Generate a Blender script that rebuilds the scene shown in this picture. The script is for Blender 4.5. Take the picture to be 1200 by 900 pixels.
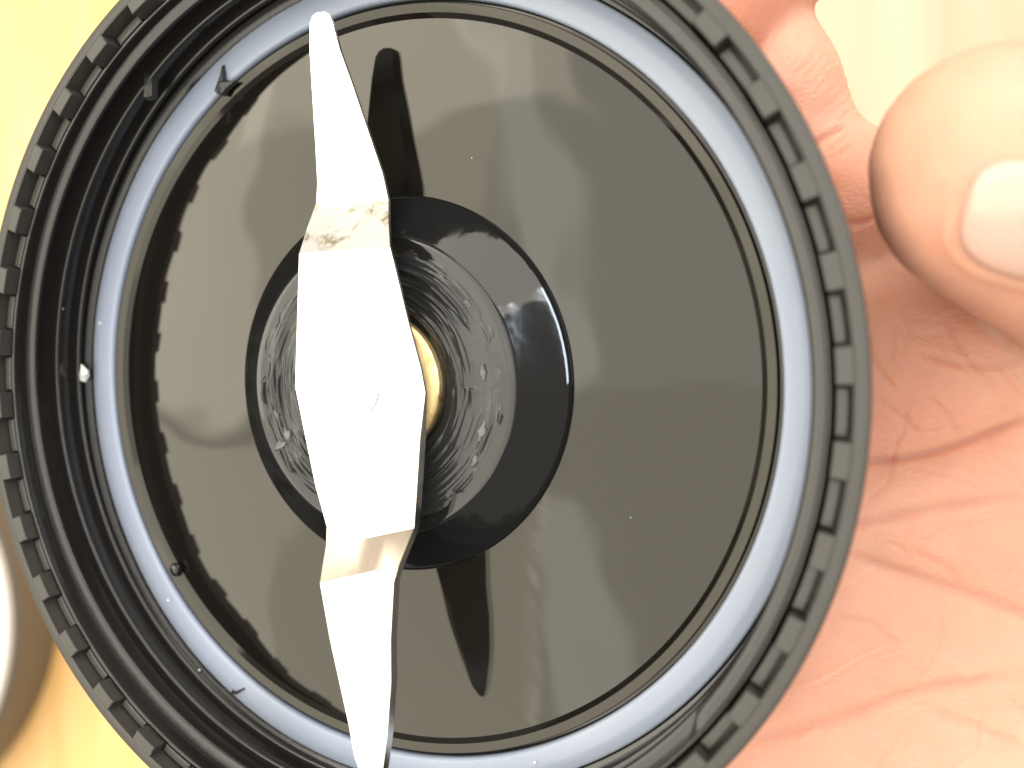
import bpy, bmesh, math, random
import numpy as np
from mathutils import Vector, Matrix

random.seed(7)
rng = np.random.default_rng(7)
for o in list(bpy.data.objects):
    bpy.data.objects.remove(o)
scene = bpy.context.scene
col = scene.collection

# ------------------------------------------------------------------ camera
CAM_H = 0.32                      # camera height above the table top (m), looking straight down
F_PX = 1077.93                    # focal length in pixels of a 1200 px wide picture
cam_data = bpy.data.cameras.new('camera')
cam = bpy.data.objects.new('camera', cam_data)
col.objects.link(cam)
cam.location = (0, 0, CAM_H)
cam_data.sensor_width = 36
cam_data.lens = 36 * F_PX / 1200
cam_data.clip_start = 0.001
cam_data.clip_end = 50
cam_data.dof.use_dof = True
cam_data.dof.focus_distance = 0.091
cam_data.dof.aperture_fstop = 18
scene.camera = cam

# ------------------------------------------------------------------ world, lamps, exposure
world = bpy.data.worlds.new('World')
scene.world = world
world.use_nodes = True
bg = world.node_tree.nodes['Background']
bg.inputs['Color'].default_value = (1.0, 0.94, 0.85, 1)
bg.inputs['Strength'].default_value = 0.41

CAP_C = Vector((-0.01168751, 0, CAM_H - 0.093633))
CN = Vector((-0.39401876, -0.04593597, 0.91795376))
CX = Vector((0.9191024, -0.01969273, 0.39352634))
CY = Vector((0.0, 0.99875026, 0.04997917))


def area_lamp(name, direction, dist, sx, sy, radiance, color):
    d = Vector(direction).normalized()
    li = bpy.data.lights.new(name, 'AREA')
    li.shape = 'RECTANGLE'
    li.size = sx
    li.size_y = sy
    li.energy = radiance * math.pi * sx * sy
    li.color = color
    o = bpy.data.objects.new(name, li)
    col.objects.link(o)
    o.location = CAP_C + d * dist
    o.rotation_euler = (-d).to_track_quat('-Z', 'Y').to_euler()
    return o


def cap_lamp(name, x0, x1, y0, y1, h, radiance, color):
    """rectangular lamp parallel to the cap's disc, h metres above it (x, y measured along the disc)"""
    o = area_lamp(name, CN, 1.0, x1 - x0, y1 - y0, radiance, color)
    o.location = CAP_C + CN * h + CX * ((x0 + x1) / 2) + CY * ((y0 + y1) / 2)
    o.rotation_euler = Matrix(((CX.x, CY.x, CN.x), (CX.y, CY.y, CN.y), (CX.z, CY.z, CN.z))).to_euler()
    return o


# bright window light from the left, split into panels that grade the disc's reflection
WARM = (1.0, 0.95, 0.80)
cap_lamp('window_and_fill_light', -1.38, -0.78, -0.13, 0.75, 1.0, 6.6, WARM)
cap_lamp('window_and_fill_light', -1.38, -0.78, -0.85, -0.14, 1.0, 4.7, WARM)
cap_lamp('window_and_fill_light', -0.78, -0.44, -0.03, 0.75, 1.0, 4.6, WARM)
cap_lamp('window_and_fill_light', -0.78, -0.37, -0.85, -0.03, 1.0, 3.7, WARM)
cap_lamp('window_and_fill_light', -0.475, 0.42, -0.03, 0.75, 1.0, 3.6, (1.0, 0.965, 0.86))
cap_lamp('window_and_fill_light', -0.395, 0.42, -0.85, -0.03, 1.0, 3.1, (1.0, 0.955, 0.83))
cap_lamp('window_and_fill_light', 0.42, 0.95, -0.62, 0.62, 1.0, 1.9, (1.0, 0.95, 0.86))  # added unseen fill panel, lights the disc lip and the brass
area_lamp('ceiling_light', (0.22, 0.84, 0.50), 1.1, 1.0, 0.85, 3.9, (1.0, 0.91, 0.79))
cap_lamp('window_and_fill_light', -0.86, -0.30, 0.29, 0.75, 0.985, 2.2, WARM)  # added overlay panel, brightens the reflection in the upper disc
# two added slanted strip lamps that draw pale streaks in the disc
for gx, gy, gl, ga in ((-0.40, 0.28, 0.62, -12), (-0.30, -0.50, 0.62, -8)):
    o = cap_lamp('window_and_fill_light', gx - 0.035, gx + 0.035, gy - gl / 2, gy + gl / 2, 0.99, 1.7, (0.96, 0.97, 1.0))
    o.rotation_euler = (Matrix(((CX.x, CY.x, CN.x), (CX.y, CY.y, CN.y), (CX.z, CY.z, CN.z))) @ Matrix.Rotation(math.radians(-ga), 3, 'Z')).to_euler()
# added unseen strip lamp, shaped to draw the bright line along the hub edges
el, az = math.radians(62), math.radians(22)
sd = CN * math.cos(el) + (CX * math.cos(az) + CY * math.sin(az)) * math.sin(el)
st = CY * math.cos(az) - CX * math.sin(az)
strip = area_lamp('hub_highlight_lamp', sd, 1.3, 0.12, 0.95, 24.0, (0.80, 0.90, 1.0))
sx = st.cross(sd).normalized()
strip.rotation_euler = Matrix(((sx.x, st.x, sd.x), (sx.y, st.y, sd.y), (sx.z, st.z, sd.z))).to_euler()

vs = scene.view_settings
vs.view_transform = 'Standard'
vs.look = 'None'
vs.gamma = 1
vs.exposure = 0.0
scene.render.engine = 'CYCLES'
scene.cycles.use_denoising = True
scene.cycles.max_bounces = 8


# ------------------------------------------------------------------ material helpers
def new_mat(name, base, rough=0.5, metallic=0.0, ior=1.5, spec=0.5):
    m = bpy.data.materials.new(name)
    m.use_nodes = True
    b = m.node_tree.nodes['Principled BSDF']
    b.inputs['Base Color'].default_value = (*base, 1)
    b.inputs['Roughness'].default_value = rough
    b.inputs['Metallic'].default_value = metallic
    b.inputs['IOR'].default_value = ior
    b.inputs['Specular IOR Level'].default_value = spec
    return m, m.node_tree, b


def node(nt, kind, **kw):
    n = nt.nodes.new(kind)
    for k, v in kw.items():
        if k in n.inputs:
            n.inputs[k].default_value = v
        else:
            setattr(n, k, v)
    return n


def tex_coord(nt, scale=(1, 1, 1)):
    tc = nt.nodes.new('ShaderNodeTexCoord')
    mp = nt.nodes.new('ShaderNodeMapping')
    mp.inputs['Scale'].default_value = scale
    nt.links.new(tc.outputs['Object'], mp.inputs['Vector'])
    return mp.outputs['Vector']


def noise(nt, vec, scale, detail=3, rough=0.5):
    n = nt.nodes.new('ShaderNodeTexNoise')
    n.inputs['Scale'].default_value = scale
    n.inputs['Detail'].default_value = detail
    n.inputs['Roughness'].default_value = rough
    nt.links.new(vec, n.inputs['Vector'])
    return n.outputs['Fac']


def ramp(nt, fac, stops):
    r = nt.nodes.new('ShaderNodeValToRGB')
    e = r.color_ramp.elements
    while len(e) < len(stops):
        e.new(0.5)
    for k, (p, c) in enumerate(stops):
        e[k].position = p
        e[k].color = (*c, 1) if len(c) == 3 else c
    nt.links.new(fac, r.inputs['Fac'])
    return r.outputs['Color']


def bump(nt, b, height, strength, dist):
    n = nt.nodes.new('ShaderNodeBump')
    n.inputs['Strength'].default_value = strength
    n.inputs['Distance'].default_value = dist
    nt.links.new(height, n.inputs['Height'])
    nt.links.new(n.outputs['Normal'], b.inputs['Normal'])
    return n


def rough_var(nt, b, fac, lo, hi):
    mr = nt.nodes.new('ShaderNodeMapRange')
    mr.inputs['To Min'].default_value = lo
    mr.inputs['To Max'].default_value = hi
    nt.links.new(fac, mr.inputs['Value'])
    nt.links.new(mr.outputs['Result'], b.inputs['Roughness'])


# glossy moulded disc
M_DISC, nt, b = new_mat('glossy_black_plastic', (0.007, 0.006, 0.005), 0.05, ior=1.5)
b.inputs['Specular Tint'].default_value = (1.0, 0.95, 0.86, 1)
v = tex_coord(nt)
rough_var(nt, b, noise(nt, v, 90, 4), 0.025, 0.06)
bump(nt, b, noise(nt, v, 38, 1.5), 0.9, 0.0008)

M_HUB, nt, b = new_mat('glossy_hub_plastic', (0.010, 0.010, 0.010), 0.06, ior=1.5)
v = tex_coord(nt)
bump(nt, b, noise(nt, v, 160, 3), 0.12, 0.0004)

# satin plastic of the threaded wall and rim
M_RIM, nt, b = new_mat('satin_black_plastic', (0.044, 0.040, 0.034), 0.48, ior=1.5)
v = tex_coord(nt)
rough_var(nt, b, noise(nt, v, 220, 4), 0.40, 0.56)
bump(nt, b, noise(nt, v, 1800, 3), 0.18, 0.0002)
M_WALL, nt, b = new_mat('threaded_wall_plastic', (0.014, 0.012, 0.011), 0.28, ior=1.5)
v = tex_coord(nt)
rough_var(nt, b, noise(nt, v, 150, 4), 0.13, 0.26)
bump(nt, b, noise(nt, v, 900, 3), 0.10, 0.0002)

# silicone gasket
M_GASKET, nt, b = new_mat('milky_silicone', (0.32, 0.355, 0.44), 0.34, ior=1.41)
v = tex_coord(nt)
c = ramp(nt, noise(nt, v, 60, 2), [(0.3, (0.30, 0.34, 0.43)), (0.7, (0.33, 0.365, 0.445))])
nt.links.new(c, b.inputs['Base Color'])
b.inputs['Subsurface Weight'].default_value = 0.5
b.inputs['Subsurface Radius'].default_value = (1, 1, 1)
b.inputs['Subsurface Scale'].default_value = 0.0012

# stainless steel
M_STEEL, nt, b = new_mat('stainless_steel', (0.83, 0.81, 0.77), 0.22, metallic=1.0)
v = tex_coord(nt, (1, 0.08, 1))
rough_var(nt, b, noise(nt, v, 1600, 3), 0.14, 0.34)
bump(nt, b, noise(nt, v, 2500, 2), 0.05, 0.0001)
M_WORN, nt, b = new_mat('scuffed_steel', (0.70, 0.66, 0.58), 0.55, metallic=1.0)
v = tex_coord(nt)
c = ramp(nt, noise(nt, v, 1500, 4, 0.75), [(0.40, (0.46, 0.38, 0.25)), (0.58, (0.95, 0.92, 0.84))])
msk = ramp(nt, noise(nt, v, 330, 2), [(0.36, (1, 1, 1)), (0.50, (0, 0, 0))])
mxw = nt.nodes.new('ShaderNodeMix')
mxw.data_type = 'RGBA'
nt.links.new(msk, mxw.inputs['Factor'])
mxw.inputs['A'].default_value = (0.98, 0.96, 0.91, 1)
nt.links.new(c, mxw.inputs['B'])
nt.links.new(mxw.outputs['Result'], b.inputs['Base Color'])

M_BENT, nt, b = new_mat('brushed_steel_skin_reflection', (0.66, 0.55, 0.45), 0.36, metallic=1.0)  # tan base paints in the skin reflected by the lower bend
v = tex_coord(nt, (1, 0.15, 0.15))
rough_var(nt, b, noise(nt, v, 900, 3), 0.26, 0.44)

# brass
M_BRASS, nt, b = new_mat('brass', (0.72, 0.50, 0.20), 0.42, metallic=1.0)
v = tex_coord(nt)
c = ramp(nt, noise(nt, v, 700, 4, 0.65), [(0.30, (0.40, 0.26, 0.11)), (0.42, (0.80, 0.58, 0.27)), (0.75, (0.92, 0.74, 0.42))])
nt.links.new(c, b.inputs['Base Color'])
bump(nt, b, noise(nt, v, 900, 3), 0.25, 0.0002)

# grease
M_GREASE, nt, b = new_mat('grey_grease', (0.022, 0.022, 0.022), 0.2, ior=1.47)
v = tex_coord(nt)
rough_var(nt, b, noise(nt, v, 500, 3), 0.08, 0.36)
bump(nt, b, noise(nt, v, 1100, 3, 0.55), 0.16, 0.0003)

M_BURR, nt, b = new_mat('torn_black_plastic', (0.022, 0.020, 0.018), 0.35)
v = tex_coord(nt)
bump(nt, b, noise(nt, v, 2500, 2), 0.5, 0.0003)
M_CRUMB, nt, b = new_mat('white_crumb', (0.85, 0.84, 0.80), 0.5)
M_LID, nt, b = new_mat('white_glazed_plastic', (0.82, 0.80, 0.76), 0.35)
v = tex_coord(nt)
bump(nt, b, noise(nt, v, 30, 2), 0.05, 0.001)

# wooden table top: honey coloured boards
M_TABLE, nt, b = new_mat('honey_wood', (0.80, 0.55, 0.18), 0.40)
v = tex_coord(nt, (1.0, 0.10, 1.0))
grain = noise(nt, v, 90, 6, 0.6)
c1 = ramp(nt, grain, [(0.30, (0.72, 0.39, 0.12)), (0.52, (0.80, 0.48, 0.17)), (0.75, (0.84, 0.55, 0.24))])
nt.links.new(c1, b.inputs['Base Color'])
bump(nt, b, grain, 0.1, 0.0005)

M_PALE, nt, b = new_mat('pale_wood', (0.86, 0.72, 0.46), 0.40)
v = tex_coord(nt, (1.0, 0.10, 1.0))
c1 = ramp(nt, noise(nt, v, 40, 3, 0.5), [(0.35, (0.56, 0.33, 0.20)), (0.65, (0.64, 0.43, 0.28))])
nt.links.new(c1, b.inputs['Base Color'])
M_LIDSIDE, nt, b = new_mat('shaded_white_plastic', (0.13, 0.12, 0.105), 0.45)  # grey base paints the shade on the white lid's side
v = tex_coord(nt)
rough_var(nt, b, noise(nt, v, 60, 3), 0.38, 0.5)

# skin
M_SKIN, nt, b = new_mat('skin', (0.66, 0.38, 0.27), 0.45, ior=1.4)
v = tex_coord(nt)
blot = noise(nt, v, 70, 4, 0.6)
c1 = ramp(nt, blot, [(0.25, (0.63, 0.295, 0.205)), (0.52, (0.655, 0.34, 0.24)), (0.78, (0.68, 0.385, 0.28))])
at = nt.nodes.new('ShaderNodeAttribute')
at.attribute_name = 'crease_and_shade'
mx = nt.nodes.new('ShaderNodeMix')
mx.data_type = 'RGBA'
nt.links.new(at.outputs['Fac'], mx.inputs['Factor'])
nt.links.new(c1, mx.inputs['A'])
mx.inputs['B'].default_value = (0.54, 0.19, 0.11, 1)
nt.links.new(mx.outputs['Result'], b.inputs['Base Color'])
b.inputs['Subsurface Weight'].default_value = 0.9
b.inputs['Subsurface Radius'].default_value = (1.0, 0.33, 0.14)
b.inputs['Subsurface Scale'].default_value = 0.0046
vr = nt.nodes.new('ShaderNodeTexVoronoi')
vr.feature = 'DISTANCE_TO_EDGE'
vr.inputs['Scale'].default_value = 900
mpv = tex_coord(nt, (1, 1.8, 1))
nt.links.new(mpv, vr.inputs['Vector'])
n2 = noise(nt, v, 2600, 3)
ad = nt.nodes.new('ShaderNodeMath')
ad.operation = 'MULTIPLY_ADD'
nt.links.new(vr.outputs['Distance'], ad.inputs[0])
ad.inputs[1].default_value = 0.9
nt.links.new(n2, ad.inputs[2])
bump(nt, b, ad.outputs[0], 0.34, 0.00028)
rough_var(nt, b, noise(nt, v, 400, 3), 0.38, 0.55)

M_NAIL, nt, b = new_mat('fingernail', (0.68, 0.42, 0.34), 0.20, ior=1.5)
b.inputs['Subsurface Weight'].default_value = 0.5
b.inputs['Subsurface Radius'].default_value = (1, 0.5, 0.4)
b.inputs['Subsurface Scale'].default_value = 0.0015


# ------------------------------------------------------------------ object helpers
def link_mesh(name, verts, faces, m, parent=None, smooth=True, scale=0.001, mats=None):
    me = bpy.data.meshes.new(name)
    me.from_pydata([tuple(float(c) * scale for c in p) for p in verts], [], faces)
    me.validate()
    bm = bmesh.new()
    bm.from_mesh(me)
    bmesh.ops.recalc_face_normals(bm, faces=bm.faces)
    bm.to_mesh(me)
    bm.free()
    for mm in (mats or [m]):
        me.materials.append(mm)
    if smooth:
        for p in me.polygons:
            p.use_smooth = True
    o = bpy.data.objects.new(name, me)
    col.objects.link(o)
    if parent:
        o.parent = parent
    return o


def sharp(o, deg=35):
    me = o.data
    me.set_sharp_from_angle(angle=math.radians(deg))


def revolve(profile, segs=240, closed=True, wob=None):
    """profile: list of (r, z) mm, closed loop when closed."""
    verts, faces = [], []
    n = len(profile)
    for k in range(segs):
        a = 2 * math.pi * k / segs
        ca, sa = math.cos(a), math.sin(a)
        for (r, z) in profile:
            dz = wob(r, a) if wob else 0
            verts.append((r * ca, r * sa, z + dz))
    last = n if closed else n - 1
    for k in range(segs):
        k2 = (k + 1) % segs
        for i in range(last):
            j = (i + 1) % n
            faces.append((k * n + i, k2 * n + i, k2 * n + j, k * n + j))
    return verts, faces


def arc(cx, cz, r, a0, a1, n):
    return [(cx + r * math.cos(math.radians(a0 + (a1 - a0) * i / n)), cz + r * math.sin(math.radians(a0 + (a1 - a0) * i / n))) for i in range(n + 1)]


def root(name, label, cat, matrix=None):
    o = bpy.data.objects.new(name, None)
    o.empty_display_size = 0.01
    col.objects.link(o)
    o['label'] = label
    o['category'] = cat
    if matrix is not None:
        o.matrix_world = matrix
    return o


def tag(o, label, cat, group=None):
    o['label'] = label
    o['category'] = cat
    if group:
        o['group'] = group
    return o


CAP_M = Matrix(((CX.x, CY.x, CN.x, CAP_C.x), (CX.y, CY.y, CN.y, CAP_C.y), (CX.z, CY.z, CN.z, CAP_C.z), (0, 0, 0, 1)))

# ------------------------------------------------------------------ table and what lies on it
tv, tf = [], []
nx = 9
x0, x1, y0, y1 = -700, 700, -500, 500
table = root('wooden_table', 'honey coloured wooden table top far below the held cap, out of focus', 'table', Matrix.Translation((0, 0, 0)))
bw = (x1 - x0) / nx
pm = None
for i in range(nx):
    w = bw / 2 - 0.6
    g = 1.5
    base = [(-w, y0, -25), (w, y0, -25), (w, y1, -25), (-w, y1, -25), (-w, y0, -g), (w, y0, -g), (w, y1, -g), (-w, y1, -g),
            (-w + g, y0 + g, 0), (w - g, y0 + g, 0), (w - g, y1 - g, 0), (-w + g, y1 - g, 0)]
    fc = [(0, 3, 2, 1), (0, 1, 5, 4), (1, 2, 6, 5), (2, 3, 7, 6), (3, 0, 4, 7), (4, 5, 9, 8), (5, 6, 10, 9), (6, 7, 11, 10), (7, 4, 8, 11), (8, 9, 10, 11)]
    if pm is None:
        o = link_mesh('plank', base, fc, M_TABLE, table, smooth=False)
        pm = o.data
    else:
        o = bpy.data.objects.new('plank', pm)
        col.objects.link(o)
        o.parent = table
    o.location = ((x0 + bw * (i + 0.5)) * 0.001, 0, 0)
    if i == 5:
        o.data = pm.copy()
        o.data.materials.clear()
        o.data.materials.append(M_PALE)

lid_root = root('jar_lid', 'round white lid lying on the wooden table, blurred at the frame edge', 'lid', Matrix.Translation((-0.2385, -0.0775, 0)))
prof = [(0.01, 25.0)] + [(60, 25.0), (66, 25.6)] + arc(76, 21.5, 4.0, 90, 0, 6) + [(80.5, 10), (81, 0.6), (80.6, 0.1), (0.01, 0.1)]
vv, ff = revolve(prof, 120, closed=False)
link_mesh('lid_side', vv, ff, M_LIDSIDE, lid_root)
vv, ff = revolve([(0.01, 25.9), (70, 25.9)] + arc(76, 24.6, 2.2, 100, -20, 6) + [(77.6, 22.9), (0.01, 24.0)], 120, closed=False)
link_mesh('lid_disc', vv, ff, M_LID, lid_root)

# ------------------------------------------------------------------ the cap
cap = root('blade_cap', 'black plastic screw cap with a steel blade, held in the hand', 'blender cap', CAP_M)

# outer skirt with notched rim
TOP = 11.55
FLOOR = 10.15
skirt = [(43.6, -8.5), (44.3, -8.0), (44.75, 4.0), (45.0, 10.2)] + arc(45.05, TOP - 0.35, 0.35, 0, 80, 4) + \
        [(44.35, TOP), (44.2, TOP - 0.10), (44.12, 9.3), (43.0, 9.2), (43.0, 6.8), (42.86, 6.8), (42.86, -8.5)]
vv, ff = revolve(skirt, 360)
rim = link_mesh('notched_rim', vv, ff, M_RIM, cap)
sharp(rim, 30)

# 40 raised teeth of the rim, one mesh copied around
PITCH = 9.0
A0, A1 = 1.7, 5.35


def tooth_mesh():
    """a raised tooth and the lower shelf of the notch beside it, moulded in one"""
    bm = bmesh.new()

    def block(a0, a1, ri, ro, zb, zt, n):
        rings = []
        for k in range(n + 1):
            a = math.radians(a0 + (a1 - a0) * k / n)
            c, s = math.cos(a), math.sin(a)
            rings.append([bm.verts.new((r * c * 0.001, r * s * 0.001, z * 0.001)) for r, z in ((ri, zb), (ri, zt), (ro, zt), (ro, zb))])
        for k in range(n):
            for i in range(4):
                j = (i + 1) % 4
                bm.faces.new((rings[k][i], rings[k + 1][i], rings[k + 1][j], rings[k][j]))
        bm.faces.new(rings[0])
        bm.faces.new(rings[-1][::-1])
    h = (A1 - A0) / 2
    block(-h, h, 42.98, 44.30, 6.9, TOP + 0.03, 4)
    block(h + 0.30, PITCH - h - 0.30, 42.94, 43.82, 6.95, FLOOR, 4)
    bmesh.ops.recalc_face_normals(bm, faces=bm.faces)
    ed = [e for e in bm.edges if e.verts[0].co.z > 0.0095 and e.verts[1].co.z > 0.0095 and abs(e.calc_face_angle(0)) > 0.6]
    bmesh.ops.bevel(bm, geom=ed, offset=0.00013, segments=2, affect='EDGES', profile=0.5)
    me = bpy.data.meshes.new('tooth')
    bm.to_mesh(me)
    bm.free()
    me.materials.append(M_RIM)
    return me


tm = tooth_mesh()
for k in range(40):
    o = bpy.data.objects.new('tooth', tm)
    col.objects.link(o)
    o.parent = rim
    o.rotation_euler = (0, 0, math.radians((A0 + A1) / 2 + PITCH * k + rng.normal(0, 0.06)))
    o.location = (0, 0, rng.normal(0, 0.00001))

# inner wall
LT = 10.3
wall = [(42.85, 5.0), (42.85, LT - 0.6), (42.62, LT - 0.06), (42.52, LT)] + arc(42.46, LT - 0.2, 0.2, 90, 180, 4) + \
       [(42.22, LT - 0.8), (42.15, 0.9), (41.75, 0.45), (41.3, 0.3), (41.2, -0.6), (42.85, -0.6)]
vv, ff = revolve(wall, 360)
wo = link_mesh('threaded_wall', vv, ff, M_WALL, cap)
sharp(wo, 40)


# helical thread ridge on the wall
def thread_ridge():
    vv, ff = [], []
    step = 1.5
    # angle runs counter-clockwise while the ridge goes down: 2.95 mm per turn
    th0, th1 = -40, 1030
    n = int((th1 - th0) / step)
    sec = [(42.25, 0.46), (41.50, 0.27), (41.34, 0.21), (41.23, 0.11), (41.17, -0.02), (41.20, -0.14), (41.32, -0.22), (42.25, -0.30)]
    for i in range(n + 1):
        th = th0 + (th1 - th0) * i / n
        z = 8.55 - 2.95 * (th - 152) / 360
        fade = min(1, max(0.02, (i * step) / 3.0), )
        fade = min(fade, max(0.02, (n - i) * step / 14.0))
        a = math.radians(th)
        for r, dz in sec:
            rr = 42.25 - (42.25 - r) * fade
            vv.append((rr * math.cos(a), rr * math.sin(a), z + dz * (0.4 + 0.6 * fade)))
    m = len(sec)
    for i in range(n):
        for k in range(m - 1):
            ff.append((i * m + k, (i + 1) * m + k, (i + 1) * m + k + 1, i * m + k + 1))
    ff.append(tuple(range(m)))
    ff.append(tuple(range(n * m, n * m + m))[::-1])
    return vv, ff


vv, ff = thread_ridge()
to = link_mesh('screw_thread', vv, ff, M_WALL, cap)
sharp(to, 50)

# disc: flat mirror-like floor, curved up to a narrow lip, then the gasket groove
disc = [(18.4, 0.0), (24, 0.0), (30, 0.0), (35.0, 0.0), (36.15, 0.0)] + \
       [(36.22, 0.0), (36.70, 0.36), (37.52, 0.55), (37.62, 0.48), (37.68, 0.2), (37.72, -0.3), (37.98, -0.3), (38.0, -0.75), (41.6, -0.75), (41.6, -8.3), (18.4, -8.3)]
vv, ff = revolve(disc, 288)
do = link_mesh('disc', vv, ff, M_DISC, cap)
sharp(do, 9)
vv, ff = revolve([(0.01, -8.2), (42.5, -8.2), (43.7, -8.6), (42.0, -9.2), (0.01, -9.2)], 96, closed=False)
link_mesh('base_plate', vv, ff, M_RIM, cap)

# gasket
g = [(38.08, -0.7), (38.06, 0.30)] + arc(38.5, 0.36, 0.42, 170, 95, 4) + [(39.0, 0.84), (39.6, 0.93), (40.2, 0.90), (40.6, 0.80)] + arc(40.75, 0.42, 0.36, 80, 5, 4) + [(41.14, -0.7)]
vv, ff = revolve(g, 288, wob=lambda r, a: 0.03 * math.sin(5 * a) + 0.02 * math.sin(13 * a + 1))
link_mesh('gasket', vv, ff, M_GASKET, cap)

# hub
hub = [(19.05, -0.3), (19.05, -0.05)] + arc(18.1, -0.05, 0.95, 0, 48, 8) + [(18.5, 0.85), (17.2, 1.86), (15.9, 2.90), (14.95, 3.71)] + \
      arc(14.35, 3.17, 0.80, 48, 90, 6) + [(13.6, 3.95), (11, 3.86), (7.3, 3.80), (7.3, -0.3)]
vv, ff = revolve(hub, 240)
ho = link_mesh('hub', vv, ff, M_HUB, cap)
sharp(ho, 80)

# grease smeared round the hub top: a displaced ring
def grease():
    nr, na = 60, 420
    R0, R1 = 7.45, 14.1
    G = rng.normal(0, 1, (64, 64))

    def vn(u, w):
        u = np.mod(u, 64); w = np.mod(w, 64)
        i = np.floor(u).astype(int); j = np.floor(w).astype(int)
        fu = u - i; fw = w - j
        fu = fu * fu * (3 - 2 * fu); fw = fw * fw * (3 - 2 * fw)
        i2 = (i + 1) % 64; j2 = (j + 1) % 64
        return (G[i, j] * (1 - fu) * (1 - fw) + G[i2, j] * fu * (1 - fw) + G[i, j2] * (1 - fu) * fw + G[i2, j2] * fu * fw)
    r = np.linspace(R0, R1, nr)[None, :]
    a = np.linspace(0, 2 * np.pi, na, endpoint=False)[:, None]
    rr = r + 0 * a
    aa = a + 0 * r
    u = aa / (2 * np.pi)
    h = 0.55 * vn(u * 8, rr * 2.6 + 0.9 * np.sin(aa * 2)) + 0.45 * vn(u * 16, rr * 5.2 + 9) + 0.16 * vn(u * 32, rr * 8.0 + 3)
    patch = np.clip(0.5 + 0.8 * vn(u * 8 * 2, rr * 0.5 + 20), 0.15, 1.3)
    h = np.abs(h) ** 1.4 * patch * 0.42 + 0.03
    edge = np.clip((rr - R0) / 0.8, 0, 1) * np.clip((R1 - 0.2 + 0.35 * vn(u * 64, rr * 0 + 5) - rr) / 0.8, 0, 1)
    z = 3.84 + 0.12 * (rr - 7) / 7 - 0.10 + (h + 0.10) * edge
    vv = np.stack([rr * np.cos(aa), rr * np.sin(aa), z], -1).reshape(-1, 3)
    ff = []
    for i in range(na):
        i2 = (i + 1) % na
        for k in range(nr - 1):
            ff.append((i * nr + k, i2 * nr + k, i2 * nr + k + 1, i * nr + k + 1))
    return vv, ff


vv, ff = grease()
link_mesh('grease_smear', vv, ff, M_GREASE, cap)

# thicker lumps of grease left at the hub's edge
M_LUMP, nt, b = new_mat('wet_grease', (0.10, 0.10, 0.10), 0.10, ior=1.47)
v = tex_coord(nt)
bump(nt, b, noise(nt, v, 1800, 3), 0.6, 0.0003)
lumps = [(-11.6, -6.4, .85, .45), (-10.6, -5.3, .5, .8), (-11.9, -3.2, .35, .6), (-10.0, -7.9, .3, .6), (11.4, -4.0, .4, .9), (10.6, -6.9, .35, .7), (9.9, 7.9, .4, .5), (11.5, 1.6, .3, .8)]
for i, (x, y, sx, sy) in enumerate(lumps):
    r = np.random.default_rng(90 + i)
    bm = bmesh.new()
    bmesh.ops.create_icosphere(bm, subdivisions=3, radius=1.0)
    an = math.atan2(y, x)
    ph = r.random(6) * 6
    for vtx in bm.verts:
        c = vtx.co
        k = 1 + .25 * math.sin(3 * c.x + ph[0]) * math.sin(4 * c.y + ph[1]) + .12 * math.sin(9 * c.y + ph[2])
        px_, py_ = c.x * sx * k, c.y * sy * k
        vtx.co = Vector(((x + px_ * math.cos(an) - py_ * math.sin(an)) * .001, (y + px_ * math.sin(an) + py_ * math.cos(an)) * .001, (4.0 + c.z * .28 * k) * .001))
    for f in bm.faces:
        f.smooth = True
    me = bpy.data.meshes.new('grease_lump')
    bm.to_mesh(me)
    bm.free()
    me.materials.append(M_LUMP)
    o = bpy.data.objects.new('grease_lump', me)
    col.objects.link(o)
    o.parent = cap

# brass bushing and shaft
vv, ff = revolve([(3.1, 2.0), (3.1, 4.6), (3.4, 5.6), (4.6, 5.5), (5.6, 5.15), (6.6, 4.7), (7.05, 4.45), (7.2, 4.25), (7.25, 2.0)], 96)
bo = link_mesh('brass_bushing', vv, ff, M_BRASS, cap)
sharp(bo, 40)
vv, ff = revolve([(2.85, 3.0), (2.85, 8.06)] + arc(2.70, 8.06, 0.15, 0, 90, 3) + [(1.2, 8.21), (0.05, 8.21)], 64, closed=False)
so = link_mesh('shaft', vv, ff, M_STEEL, cap)
sharp(so, 50)

# blade: stamped strip with two bent wings
BL = [(-4.75, 35.65, 6.55), (-5.25, 35.4, 6.52), (-5.64, 34.76, 6.42), (-5.93, 32.33, 6.05), (-6.1, 28.4, 5.47), (-6.3, 23.65, 4.75), (-6.5, 20.0, 4.2), (-6.83, 18.2, 3.95), (-6.75, 15.4, 5.7), (-6.0, 12.75, 8.0), (-6.37, 5.42, 8.0), (-6.65, -0.01, 8.0), (-5.62, -4.44, 8.0), (-4.4, -9.58, 8.0), (-3.17, -13.38, 8.0), (-2.72, -15.07, 8.82), (-2.16, -18.08, 10.65), (-0.82, -23.19, 11.04), (0.36, -26.92, 11.33), (1.52, -30.61, 11.61), (2.25, -33.3, 11.85), (2.9, -34.6, 11.95), (4.0, -35.6, 12.0)]
BR = [(-3.8, 35.6, 6.55), (-3.35, 35.3, 6.5), (-3.05, 34.44, 6.36), (-2.55, 32.09, 6.02), (-1.48, 28.75, 5.5), (-0.28, 24.74, 4.9), (1.0, 20.47, 4.25), (1.4, 17.9, 3.85), (2.48, 15.75, 5.7), (4.0, 12.95, 8.0), (5.84, 6.16, 8.0), (7.14, 1.83, 8.0), (7.57, -0.26, 8.0), (7.02, -4.39, 8.0), (6.63, -9.43, 8.0), (6.35, -12.75, 8.0), (5.93, -15.8, 10.1), (5.71, -17.25, 10.65), (5.59, -22.35, 11.03), (5.77, -26.11, 11.32), (5.55, -30.8, 11.66), (5.17, -34.2, 11.92), (4.7, -35.6, 12.0)]


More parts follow.
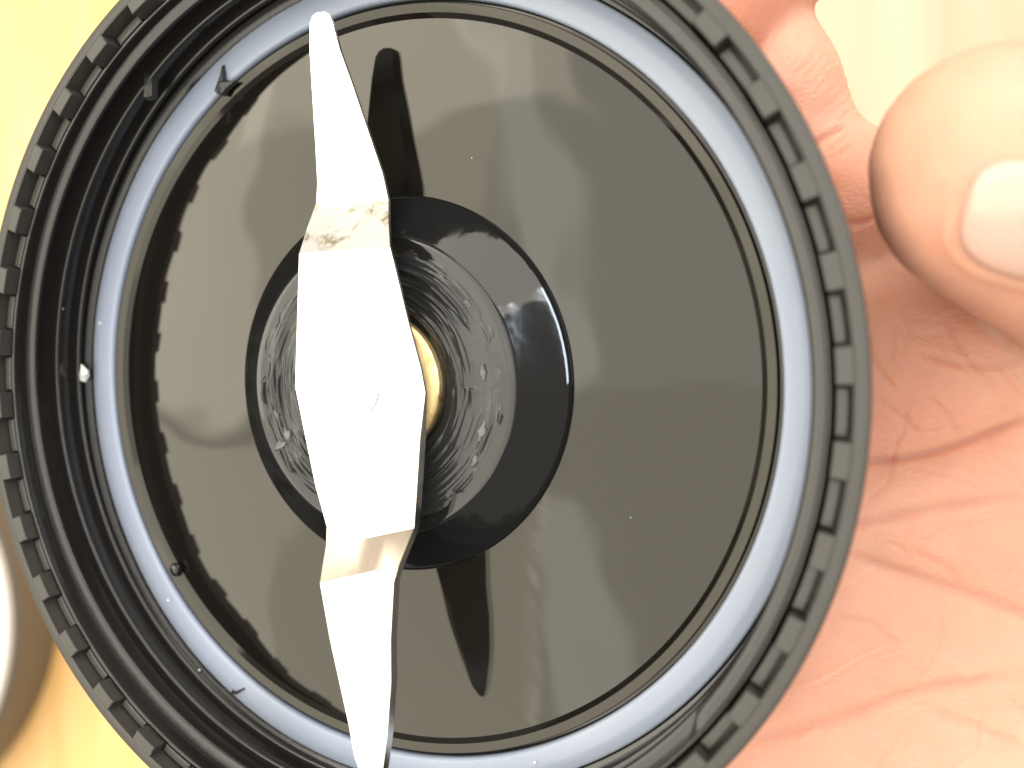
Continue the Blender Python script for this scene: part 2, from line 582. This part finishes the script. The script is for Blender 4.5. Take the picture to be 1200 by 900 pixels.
def blade_mesh():
    bm = bmesh.new()
    # rows: matching left / right chains parametrised by chain index
    L = np.array(BL); R = np.array(BR)
    n = 23
    rows = []
    th = 1.15
    for i in range(n):
        l, r = L[i], R[i]
        row = []
        m = 6
        for k in range(m + 1):
            t = k / m
            p = l * (1 - t) + r * t
            row.append(p)
        rows.append(row)
    m = 6
    top = [[bm.verts.new(tuple(p * 0.001)) for p in row] for row in rows]
    bot = []
    for i, row in enumerate(rows):
        br = []
        for k, p in enumerate(row):
            q = p.copy()
            # ground edges: leading edges of the wings are thinner
            e = 1.0
            if (i < 13 and k == m) or (i > 16 and k == 0):
                e = 0.35
            q[2] -= th * e
            br.append(bm.verts.new(tuple(q * 0.001)))
        bot.append(br)
    for i in range(n - 1):
        for k in range(m):
            bm.faces.new((top[i][k], top[i + 1][k], top[i + 1][k + 1], top[i][k + 1]))
            bm.faces.new((bot[i][k], bot[i][k + 1], bot[i + 1][k + 1], bot[i + 1][k]))
        bm.faces.new((top[i][0], bot[i][0], bot[i + 1][0], top[i + 1][0]))
        bm.faces.new((top[i][m], top[i + 1][m], bot[i + 1][m], bot[i][m]))
    for k in range(m):
        bm.faces.new((top[0][k], top[0][k + 1], bot[0][k + 1], bot[0][k]))
        bm.faces.new((top[-1][k], bot[-1][k], bot[-1][k + 1], top[-1][k + 1]))
    bmesh.ops.recalc_face_normals(bm, faces=bm.faces)
    for f in bm.faces:
        f.smooth = True
        c = f.calc_center_median() * 1000
        if f.normal.z > 0.3 and 13.1 < c.y < 17.9:
            f.material_index = 1
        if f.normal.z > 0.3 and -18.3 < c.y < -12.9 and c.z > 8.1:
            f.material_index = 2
    me = bpy.data.meshes.new('blade')
    bm.to_mesh(me)
    bm.free()
    me.materials.append(M_STEEL)
    me.materials.append(M_WORN)
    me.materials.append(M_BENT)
    me.set_sharp_from_angle(angle=math.radians(18))
    o = bpy.data.objects.new('blade', me)
    col.objects.link(o)
    o.parent = cap
    return o


blade = blade_mesh()


# ------------------------------------------------------------------ small debris on the cap
def cap_pt(x, y, z):
    return CAP_M @ Vector((x * 0.001, y * 0.001, z * 0.001))


def shard(name, pts_scale, m, seed, sub=2, jag=0.35):
    r = np.random.default_rng(seed)
    bm = bmesh.new()
    bmesh.ops.create_icosphere(bm, subdivisions=sub, radius=1.0)
    for vtx in bm.verts:
        k = 1 + r.normal(0, jag)
        vtx.co = Vector((vtx.co.x * pts_scale[0] * k, vtx.co.y * pts_scale[1] * k, vtx.co.z * pts_scale[2] * k)) * 0.001
    me = bpy.data.meshes.new(name)
    bm.to_mesh(me)
    bm.free()
    me.materials.append(m)
    o = bpy.data.objects.new(name, me)
    col.objects.link(o)
    return o


def place(o, x, y, z, rz):
    o.matrix_world = CAP_M @ Matrix.Translation((x * 0.001, y * 0.001, z * 0.001)) @ Matrix.Rotation(math.radians(rz), 4, 'Z')
    return o


tag(place(shard('crumb', (1.0, 0.75, 0.5), M_CRUMB, 3, 1, 0.3), -40.6, 0.3, 2.4, 20), 'white crumb stuck to the threaded wall beside the gasket', 'crumb')


def burr(name, outline, thick, m, seed):
    """a torn flake: jagged outline (mm) with thickness and a curled surface"""
    r = np.random.default_rng(seed)
    bm = bmesh.new()
    n = len(outline)
    lo = [bm.verts.new((p[0] * .001, p[1] * .001, 0)) for p in outline]
    hi = [bm.verts.new((p[0] * .00085, p[1] * .00085, (thick * (0.7 + 0.6 * r.random())) * .001)) for p in outline]
    c1 = bm.verts.new((0, 0, thick * 1.5 * .001))
    for i in range(n):
        j = (i + 1) % n
        bm.faces.new((lo[i], lo[j], hi[j], hi[i]))
        bm.faces.new((hi[i], hi[j], c1))
    bm.faces.new(lo[::-1])
    bmesh.ops.recalc_face_normals(bm, faces=bm.faces)
    me = bpy.data.meshes.new(name)
    bm.to_mesh(me)
    bm.free()
    me.materials.append(m)
    o = bpy.data.objects.new(name, me)
    col.objects.link(o)
    return o


tag(place(burr('plastic_burr', [(-.9, -1.0), (.3, -1.3), (.8, -.6), (1.9, .3), (.7, .35), (.2, .5), (-.2, 2.1), (-.55, .7)], 0.5, M_BURR, 5), -37.9 * .545, 37.9 * .845, 0.95, -8),
    'torn black plastic flake on the inner edge of the pale gasket', 'plastic flake')
tag(place(burr('plastic_burr', [(-.8, -1.2), (.4, -1.3), (.7, -.2), (.9, 1.3), (.1, 1.7), (-.4, .6)], 0.8, M_BURR, 6), -26.6, 31.2, 5.2, 10),
    'torn black plastic tag hanging where the screw thread begins', 'plastic flake')
tag(place(burr('fibre', [(-1.3, -.25), (-.6, -.05), (-.1, -.2), (.5, 0), (1.2, .25), (1.1, .5), (.3, .25), (-.3, .15), (-.6, .4), (-.8, .1)], 0.15, M_BURR, 8), -20.2, -34.75, 0.88, 12),
    'dark curly fibre lying on the bluish lower part of the gasket', 'fibre')
tag(place(shard('plastic_burr', (.45, .8, .4), M_BURR, 11, 2, .12), 40.5, -10.2, 0.85, -14),
    'small black nick on the outer edge of the gasket near the hand', 'plastic flake')
tag(place(shard('plastic_drip', (.75, .8, .55), M_HUB, 12, 3, .01), -29.1, -21.9, 0.55, 0),
    'rounded glossy black drip on the lip between gasket and disc', 'plastic drip')
SP = [(-29.55, -25.3, 1.35, .18, 'larger pale dust speck on the wall foot at the lower left of the gasket'),
      (-25.5, -33.0, 1.0, .20, 'pale dust speck on the gasket edge left of the dark fibre'),
      (15.5, -36.1, .95, .22, 'pale dust speck on the bottom of the gasket right of the blade'),
      (-39.5, 6.4, .98, .20, 'pale dust speck on the bluish left side of the gasket above the crumb'),
      (-41.2, 8.0, 4.6, .10, 'tiny pale dust speck between two screw threads above the white crumb'),
      (8.5, 22.1, .05, .05, 'faint dust speck on the disc right of the upper blade reflection'),
      (24.6, -11.8, .05, .05, 'faint dust speck on the right side of the disc')]
for i, (x, y, z, s, lab) in enumerate(SP):
    o = place(shard('dust_speck', (s, s * (0.7 + .6 * rng.random()), s * .6), M_CRUMB, 40 + i, 1, .22), x, y, z, rng.random() * 180)
    tag(o, lab, 'dust speck', 'dust specks on the cap')


# ------------------------------------------------------------------ the hand
def P(u, v, d):
    """a point of the hand, from a sight line (1200 x 900 grid) and its depth below the lens, in mm"""
    return np.array([(u - 600) / F_PX * d, -(v - 450) / F_PX * d, -d])


def round_cone(p, a, b, r1, r2):
    ba = b - a
    l2 = ba @ ba
    t = np.clip(((p - a) @ ba) / l2, 0, 1)
    d = np.linalg.norm(p - a - t[..., None] * ba, axis=-1)
    return d - (r1 + (r2 - r1) * t)


def smin(a, b, k):
    h = np.clip(0.5 + 0.5 * (b - a) / k, 0, 1)
    return b + (a - b) * h - k * h * (1 - h)


def chain(p, pts, k):
    d = None
    for (a, r1), (b, r2) in zip(pts[:-1], pts[1:]):
        e = round_cone(p, a, b, r1, r2)
        d = e if d is None else smin(d, e, k)
    return d


def pad(u0, v0, u1, v1, d0, d1, r0, r1):
    """pad of the palm: surface depths d0, d1 at its two ends"""
    return [(P(u0, v0, d0 + r0), r0), (P(u1, v1, d1 + r1), r1)]


PALM = [pad(985, 395, 1330, 370, 86, 78, 9.5, 12), pad(990, 480, 1400, 430, 86, 77, 9, 13), pad(985, 585, 1400, 530, 86, 78, 7, 10), pad(975, 640, 1400, 640, 86.5, 79, 7, 11),
        pad(960, 740, 1400, 740, 86.5, 77.5, 10, 14), pad(900, 850, 1400, 880, 88, 78, 11, 15), pad(860, 990, 1350, 1010, 90, 80, 12, 16),
        [(P(1380, 500, 96), 16), (P(1450, 950, 98), 17)], [(P(1300, 950, 98), 17), (P(1700, 1250, 115), 19)]]
MIDDLE = [(P(1130, 285, 97), 8.8), (P(1004, 254, 95.5), 8.5), (P(943, 195, 98.5), 6.8), (P(895, 112, 98), 7.9), (P(838, -20, 102), 7.6), (P(770, -150, 118), 6.8)]
INDEX = [(P(1010, -260, 108), 8.8), (P(917, -92, 97), 8.0), (P(802, 24, 94), 7.8), (P(690, 160, 116), 7.0)]
RING = [(P(1090, 440, 100), 9), (P(930, 400, 106), 8.2), (P(760, 330, 118), 7.6), (P(610, 290, 129), 6.8)]
LITTLE = [(P(1090, 640, 100), 8.5), (P(930, 620, 107), 7.2), (P(780, 590, 118), 6.6), (P(680, 570, 126), 6.0)]
THUMB = [(P(1153, 183, 69), 6.9), (P(1163, 202, 69), 7.4), (P(1212, 218, 70.5), 8.7), (P(1282, 247, 73), 9.9), (P(1420, 390, 83), 12.5), (P(1440, 600, 96), 14)]


def sdf(p):
    d = None
    for c in PALM:
        e = chain(p, c, 3)
        d = e if d is None else smin(d, e, 4.5)
    for c, k in ((MIDDLE, 1.0), (RING, 2.5), (LITTLE, 2.5)):
        d = smin(d, chain(p, c, 1.5), k)
    d = smin(d, chain(p, INDEX, 3), 0.25)
    th = chain(p, THUMB, 5)
    return smin(d, th, 1.0)


def surface_nets(lo, hi, h):
    n = np.ceil((np.array(hi) - np.array(lo)) / h).astype(int) + 1
    xs = [lo[i] + h * np.arange(n[i]) for i in range(3)]
    D = np.empty(n, np.float32)
    for i in range(n[0]):
        g = np.stack(np.meshgrid([xs[0][i]], xs[1], xs[2], indexing='ij'), -1)
        D[i] = sdf(g)[0]
    D[0] = D[-1] = 5
    D[:, 0] = D[:, -1] = 5
    D[:, :, 0] = D[:, :, -1] = 5
    ins = D < 0
    c = [ins[dx:n[0] - 1 + dx, dy:n[1] - 1 + dy, dz:n[2] - 1 + dz] for dx in (0, 1) for dy in (0, 1) for dz in (0, 1)]
    s = sum(a.astype(np.int8) for a in c)
    act = (s > 0) & (s < 8)
    idx = -np.ones(act.shape, int)
    cells = np.argwhere(act)
    idx[act] = np.arange(len(cells))
    acc = np.zeros((len(cells), 3)); cnt = np.zeros(len(cells))
    for a0 in range(8):
        for ax in range(3):
            bit = (4, 2, 1)[ax]
            if a0 & bit:
                continue
            o0 = np.array([(a0 >> 2) & 1, (a0 >> 1) & 1, a0 & 1])
            o1 = o0.copy(); o1[ax] = 1
            i0 = cells + o0; i1 = cells + o1
            d0 = D[i0[:, 0], i0[:, 1], i0[:, 2]]; d1 = D[i1[:, 0], i1[:, 1], i1[:, 2]]
            m = (d0 < 0) != (d1 < 0)
            t = np.where(m, d0 / np.where(m, d0 - d1, 1), 0)[:, None]
            acc += np.where(m[:, None], o0 + (o1 - o0) * t, 0); cnt += m
    V = np.array(lo) + h * (cells + acc / cnt[:, None])
    F = []
    for ax in range(3):
        b, cc = [(1, 2), (2, 0), (0, 1)][ax]
        sl0 = [slice(None)] * 3; sl1 = [slice(None)] * 3
        sl0[ax] = slice(0, n[ax] - 1); sl1[ax] = slice(1, n[ax])
        e = ins[tuple(sl0)] != ins[tuple(sl1)]
        pts = np.argwhere(e)
        ok = (pts[:, b] > 0) & (pts[:, cc] > 0) & (pts[:, b] < n[b] - 1) & (pts[:, cc] < n[cc] - 1)
        pts = pts[ok]
        flip = ins[tuple(sl0)][tuple(pts.T)]
        q = []
        for db, dc in ((-1, -1), (0, -1), (0, 0), (-1, 0)):
            r = pts.copy(); r[:, b] += db; r[:, cc] += dc
            q.append(idx[r[:, 0], r[:, 1], r[:, 2]])
        q = np.stack(q, 1)
        q[~flip] = q[~flip][:, ::-1]
        F.append(q)
    return V, np.concatenate(F)


def poly_dist(uv, pts):
    best = np.full(len(uv), 1e9)
    tt = np.zeros(len(uv))
    pts = np.array(pts, float)
    L = len(pts) - 1
    for i in range(L):
        a, b_ = pts[i], pts[i + 1]
        ba = b_ - a
        t = np.clip(((uv - a) @ ba) / (ba @ ba), 0, 1)
        d = np.linalg.norm(uv - a - t[:, None] * ba, axis=1)
        m = d < best
        best[m] = d[m]
        tt[m] = (i + t[m]) / L
    return best, tt


NAIL_C = np.array([1220.0, 262.0])
NAIL_R = (90.0, 64.0)


def nail_q(uv):
    d = uv - NAIL_C
    ca, sa = math.cos(math.radians(-14)), math.sin(math.radians(-14))
    x = (d[..., 0] * ca - d[..., 1] * sa) / NAIL_R[0]
    y = (d[..., 0] * sa + d[..., 1] * ca) / NAIL_R[1]
    return (np.abs(x) ** 3.2 + np.abs(y) ** 3.2) ** (1 / 3.2)


def smooth_pts(pts, n=40):
    pts = np.array(pts, float)
    t = np.linspace(0, len(pts) - 1, n)
    k = np.arange(len(pts))
    out = np.stack([np.interp(t, k, pts[:, i]) for i in range(2)], 1)
    for _ in range(6):
        out[1:-1] = (out[:-2] + 2 * out[1:-1] + out[2:]) / 4
    return out


# creases: points on the 1200 x 900 grid, depth mm, width px, redness
CREASES = [
    ([(985, 541), (1040, 540), (1090, 532), (1130, 519), (1170, 504), (1230, 480)], 0.50, 4.5, 0.60),
    ([(985, 541), (1040, 540), (1090, 532), (1130, 519), (1170, 504), (1230, 480)], 0.7, 22, 0.0),
    ([(985, 618), (1020, 611), (1070, 599), (1130, 589), (1230, 578)], 0.26, 7, 0.25),
    ([(985, 645), (1030, 664), (1080, 679), (1130, 694), (1200, 720), (1260, 745)], 0.32, 7, 0.30),
    ([(985, 645), (1030, 664), (1080, 679), (1130, 694), (1200, 720), (1260, 745)], 0.5, 24, 0.0),
    ([(870, 870), (930, 856), (1000, 838), (1060, 812), (1130, 800), (1220, 792)], 0.28, 8, 0.25),
    ([(1090, 520), (1060, 490), (1030, 470), (1005, 465)], 0.12, 4, 0.12),
    ([(1130, 518), (1105, 480), (1085, 460)], 0.12, 4, 0.12),
    ([(1075, 415), (1110, 425), (1150, 430), (1210, 425)], 0.14, 4, 0.12),
    ([(1108, 365), (1120, 400), (1150, 435), (1180, 470)], 0.12, 4, 0.12),
    ([(975, 722), (1020, 728), (1060, 760)], 0.14, 4, 0.12),
    ([(1060, 640), (1110, 665), (1130, 690)], 0.12, 5, 0.12),
    ([(1080, 830), (1140, 850), (1210, 880)], 0.15, 7, 0.12),
    # pale ridges (raised)
    ([(925, 812), (965, 795), (1005, 772), (1045, 754)], -0.16, 3.5, -0.25),
    ([(985, 690), (1005, 678), (1030, 664)], -0.12, 3.5, -0.2),
    ([(1000, 782), (1050, 766), (1075, 762)], -0.10, 3.5, -0.15),
    ([(935, 872), (960, 852)], -0.12, 3.5, -0.15),
    # folds of the middle finger
    ([(940, 178), (960, 163), (978, 153), (992, 145)], 0.40, 3.5, 0.35),
    ([(965, 178), (982, 165), (996, 152)], 0.14, 3, 0.12),
    ([(950, 190), (975, 182), (1000, 166)], 0.14, 3, 0.12),
    ([(985, 260), (1010, 262), (1040, 248), (1065, 235)], 0.22, 4, 0.25),
]
for i in range(16):
    u0 = 903 + 9.5 * i * 0.62 + rng.normal(0, 3)
    v0 = 78 + 5.0 * i + rng.normal(0, 3)
    ln = 22 + 26 * rng.random()
    CREASES.append(([(u0, v0), (u0 + ln * .62, v0 - ln * .55), (u0 + ln * 1.05, v0 - ln * 1.2)], 0.035 + .04 * rng.random(), 2.4, 0.06))
for i in range(9):
    u0 = 1095 + 9.5 * i
    v0 = 322 + 8.0 * i
    CREASES.append(([(u0, v0), (u0 + 2, v0 + 16), (u0 + 9, v0 + 38 - 1.5 * i)], 0.10, 2.6, 0.02))


for i in range(46):
    u0, v0 = 1000 + 190 * rng.random(), 345 + 540 * rng.random()
    an = math.radians(rng.choice([-35, 20, 65, 100]) + rng.normal(0, 12))
    ln = 18 + 40 * rng.random()
    bend = rng.normal(0, .25)
    CREASES.append(([(u0, v0), (u0 + ln * math.cos(an), v0 + ln * math.sin(an)), (u0 + 2 * ln * math.cos(an + bend), v0 + 2 * ln * math.sin(an + bend))], rng.choice([1, 1, -.8]) * (0.05 + .06 * rng.random()), 3.0, 0.05))


def build_hand():
    V, F = surface_nets((8, -72, -142), (88, 58, -54), 1.0)
    me = bpy.data.meshes.new('hand')
    me.from_pydata([tuple(p * 0.001) for p in V], [], [tuple(int(i) for i in q) for q in F])
    o = bpy.data.objects.new('hand', me)
    col.objects.link(o)
    sm = o.modifiers.new('smooth', 'SMOOTH')
    sm.factor = 0.5
    sm.iterations = 3
    sb = o.modifiers.new('subdivision', 'SUBSURF')
    sb.levels = sb.render_levels = 1
    dg = bpy.context.evaluated_depsgraph_get()
    m2 = bpy.data.meshes.new_from_object(o.evaluated_get(dg))
    o.modifiers.clear()
    # second subdivision only where the picture shows it
    bm = bmesh.new()
    bm.from_mesh(m2)
    sel = []
    for f in bm.faces:
        c = f.calc_center_median() * 1000
        if f.normal.z < -0.15:
            continue
        u, v_ = 600 + F_PX * c.x / -c.z, 450 - F_PX * c.y / -c.z
        if 840 < u < 1260 and -40 < v_ < 940:
            sel.append(f)
    ed = list({e for f in sel for e in f.edges})
    bmesh.ops.subdivide_edges(bm, edges=ed, cuts=1, use_grid_fill=True)
    bmesh.ops.triangulate(bm, faces=[f for f in bm.faces if len(f.verts) > 4])
    bm.to_mesh(m2)
    bm.free()
    me = m2
    me.name = 'hand'
    o.data = me
    n = len(me.vertices)
    co = np.empty(n * 3, np.float32); me.vertices.foreach_get('co', co); co = co.reshape(-1, 3).astype(float) * 1000
    no = np.empty(n * 3, np.float32); me.vertices.foreach_get('normal', no); no = no.reshape(-1, 3).astype(float)
    uv = np.stack([600 + F_PX * co[:, 0] / -co[:, 2], 450 - F_PX * co[:, 1] / -co[:, 2]], 1)
    thumb_d = chain(co, THUMB, 5)
    is_thumb = (thumb_d < 1.2) & (co[:, 2] > -80)
    front = no[:, 2] > 0.05
    disp = np.zeros(n); red = np.zeros(n)
    for pts, dep, w, rd in CREASES:
        d, t = poly_dist(uv, smooth_pts(pts))
        taper = np.clip(np.minimum(t, 1 - t) / 0.18, 0, 1)
        taper = taper if abs(dep) < .5 or w > 15 else np.maximum(taper, .6)
        wgt = np.exp(-(d / w) ** 2) * taper * front * (~is_thumb)
        disp -= dep * wgt
        red += rd * wgt
    # fine wrinkles over the thumb joint
    for k in range(7):
        d, t = poly_dist(uv, smooth_pts([(1085 + 9 * k, 262 + 7 * k), (1100 + 11 * k, 235 + 4 * k), (1108 + 9 * k, 205 + 2 * k)]))
        disp -= 0.035 * np.exp(-(d / 3.5) ** 2) * front * is_thumb * np.clip(np.minimum(t, 1 - t) / .3, 0, 1)
    # extra red on the index finger paints in its shade behind the rim
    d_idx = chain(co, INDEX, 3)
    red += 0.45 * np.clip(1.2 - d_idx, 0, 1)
    # skin relief
    f1 = np.sin(co @ np.array([1.1, .5, .3])) * np.sin(co @ np.array([-.4, 1.3, .2]) + 1) * .05
    disp += f1
    q = nail_q(uv)
    nf = is_thumb & front
    disp += nf * (0.30 * np.exp(-((q - 1.18) / .13) ** 2) * (0.5 + 0.5 * np.clip((uv[:, 1] - NAIL_C[1]) / 50, -1, 1)))
    co2 = (co + no * disp[:, None]) * 0.001
    me.vertices.foreach_set('co', co2.astype(np.float32).ravel())
    a = me.attributes.new('crease_and_shade', 'FLOAT', 'POINT')
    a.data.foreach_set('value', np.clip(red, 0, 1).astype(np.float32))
    me.update()
    me.materials.clear()
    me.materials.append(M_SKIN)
    me.polygons.foreach_set('use_smooth', np.ones(len(me.polygons), bool))
    o.location = (0, 0, CAM_H)
    tag(o, 'bare hand behind the black cap, palm open with thumb folded over it', 'hand')
    return o


hand = build_hand()


def build_nail():
    nu, nr = 48, 12
    pts = []
    for j in range(nr + 1):
        rho = j / nr
        for i in range(nu):
            a = 2 * math.pi * i / nu
            ca, sa = math.cos(a), math.sin(a)
            k = (abs(ca) ** 3.2 + abs(sa) ** 3.2) ** (-1 / 3.2) * rho
            x, y = k * ca * NAIL_R[0], k * sa * NAIL_R[1]
            c8, s8 = math.cos(math.radians(-14)), math.sin(math.radians(-14))
            pts.append((NAIL_C[0] + x * c8 + y * s8, NAIL_C[1] - x * s8 + y * c8))
    pts = np.array(pts)
    ray = np.stack([(pts[:, 0] - 600) / F_PX, -(pts[:, 1] - 450) / F_PX, -np.ones(len(pts))], 1)
    ray /= np.linalg.norm(ray, axis=1)[:, None]
    t = np.full(len(pts), 45.0)
    for _ in range(80):
        t += chain(ray * t[:, None], THUMB, 5) * 0.9
    h = ray * t[:, None]
    e = 0.05
    g = np.stack([chain(h + np.eye(3)[k] * e, THUMB, 5) - chain(h - np.eye(3)[k] * e, THUMB, 5) for k in range(3)], 1)
    g /= np.linalg.norm(g, axis=1)[:, None]
    rho = np.repeat(np.arange(nr + 1) / nr, nu)
    topv = h + g * (0.22 - 0.30 * np.clip((rho - .75) / .25, 0, 1) ** 2)[:, None]
    ff = []
    for j in range(nr):
        for i in range(nu):
            i2 = (i + 1) % nu
            ff.append((j * nu + i, (j + 1) * nu + i, (j + 1) * nu + i2, j * nu + i2))
    o = link_mesh('nail', topv, ff, M_NAIL, hand)
    s = o.modifiers.new('thickness', 'SOLIDIFY')
    s.thickness = 0.0004
    s.offset = -1
    return o


build_nail()
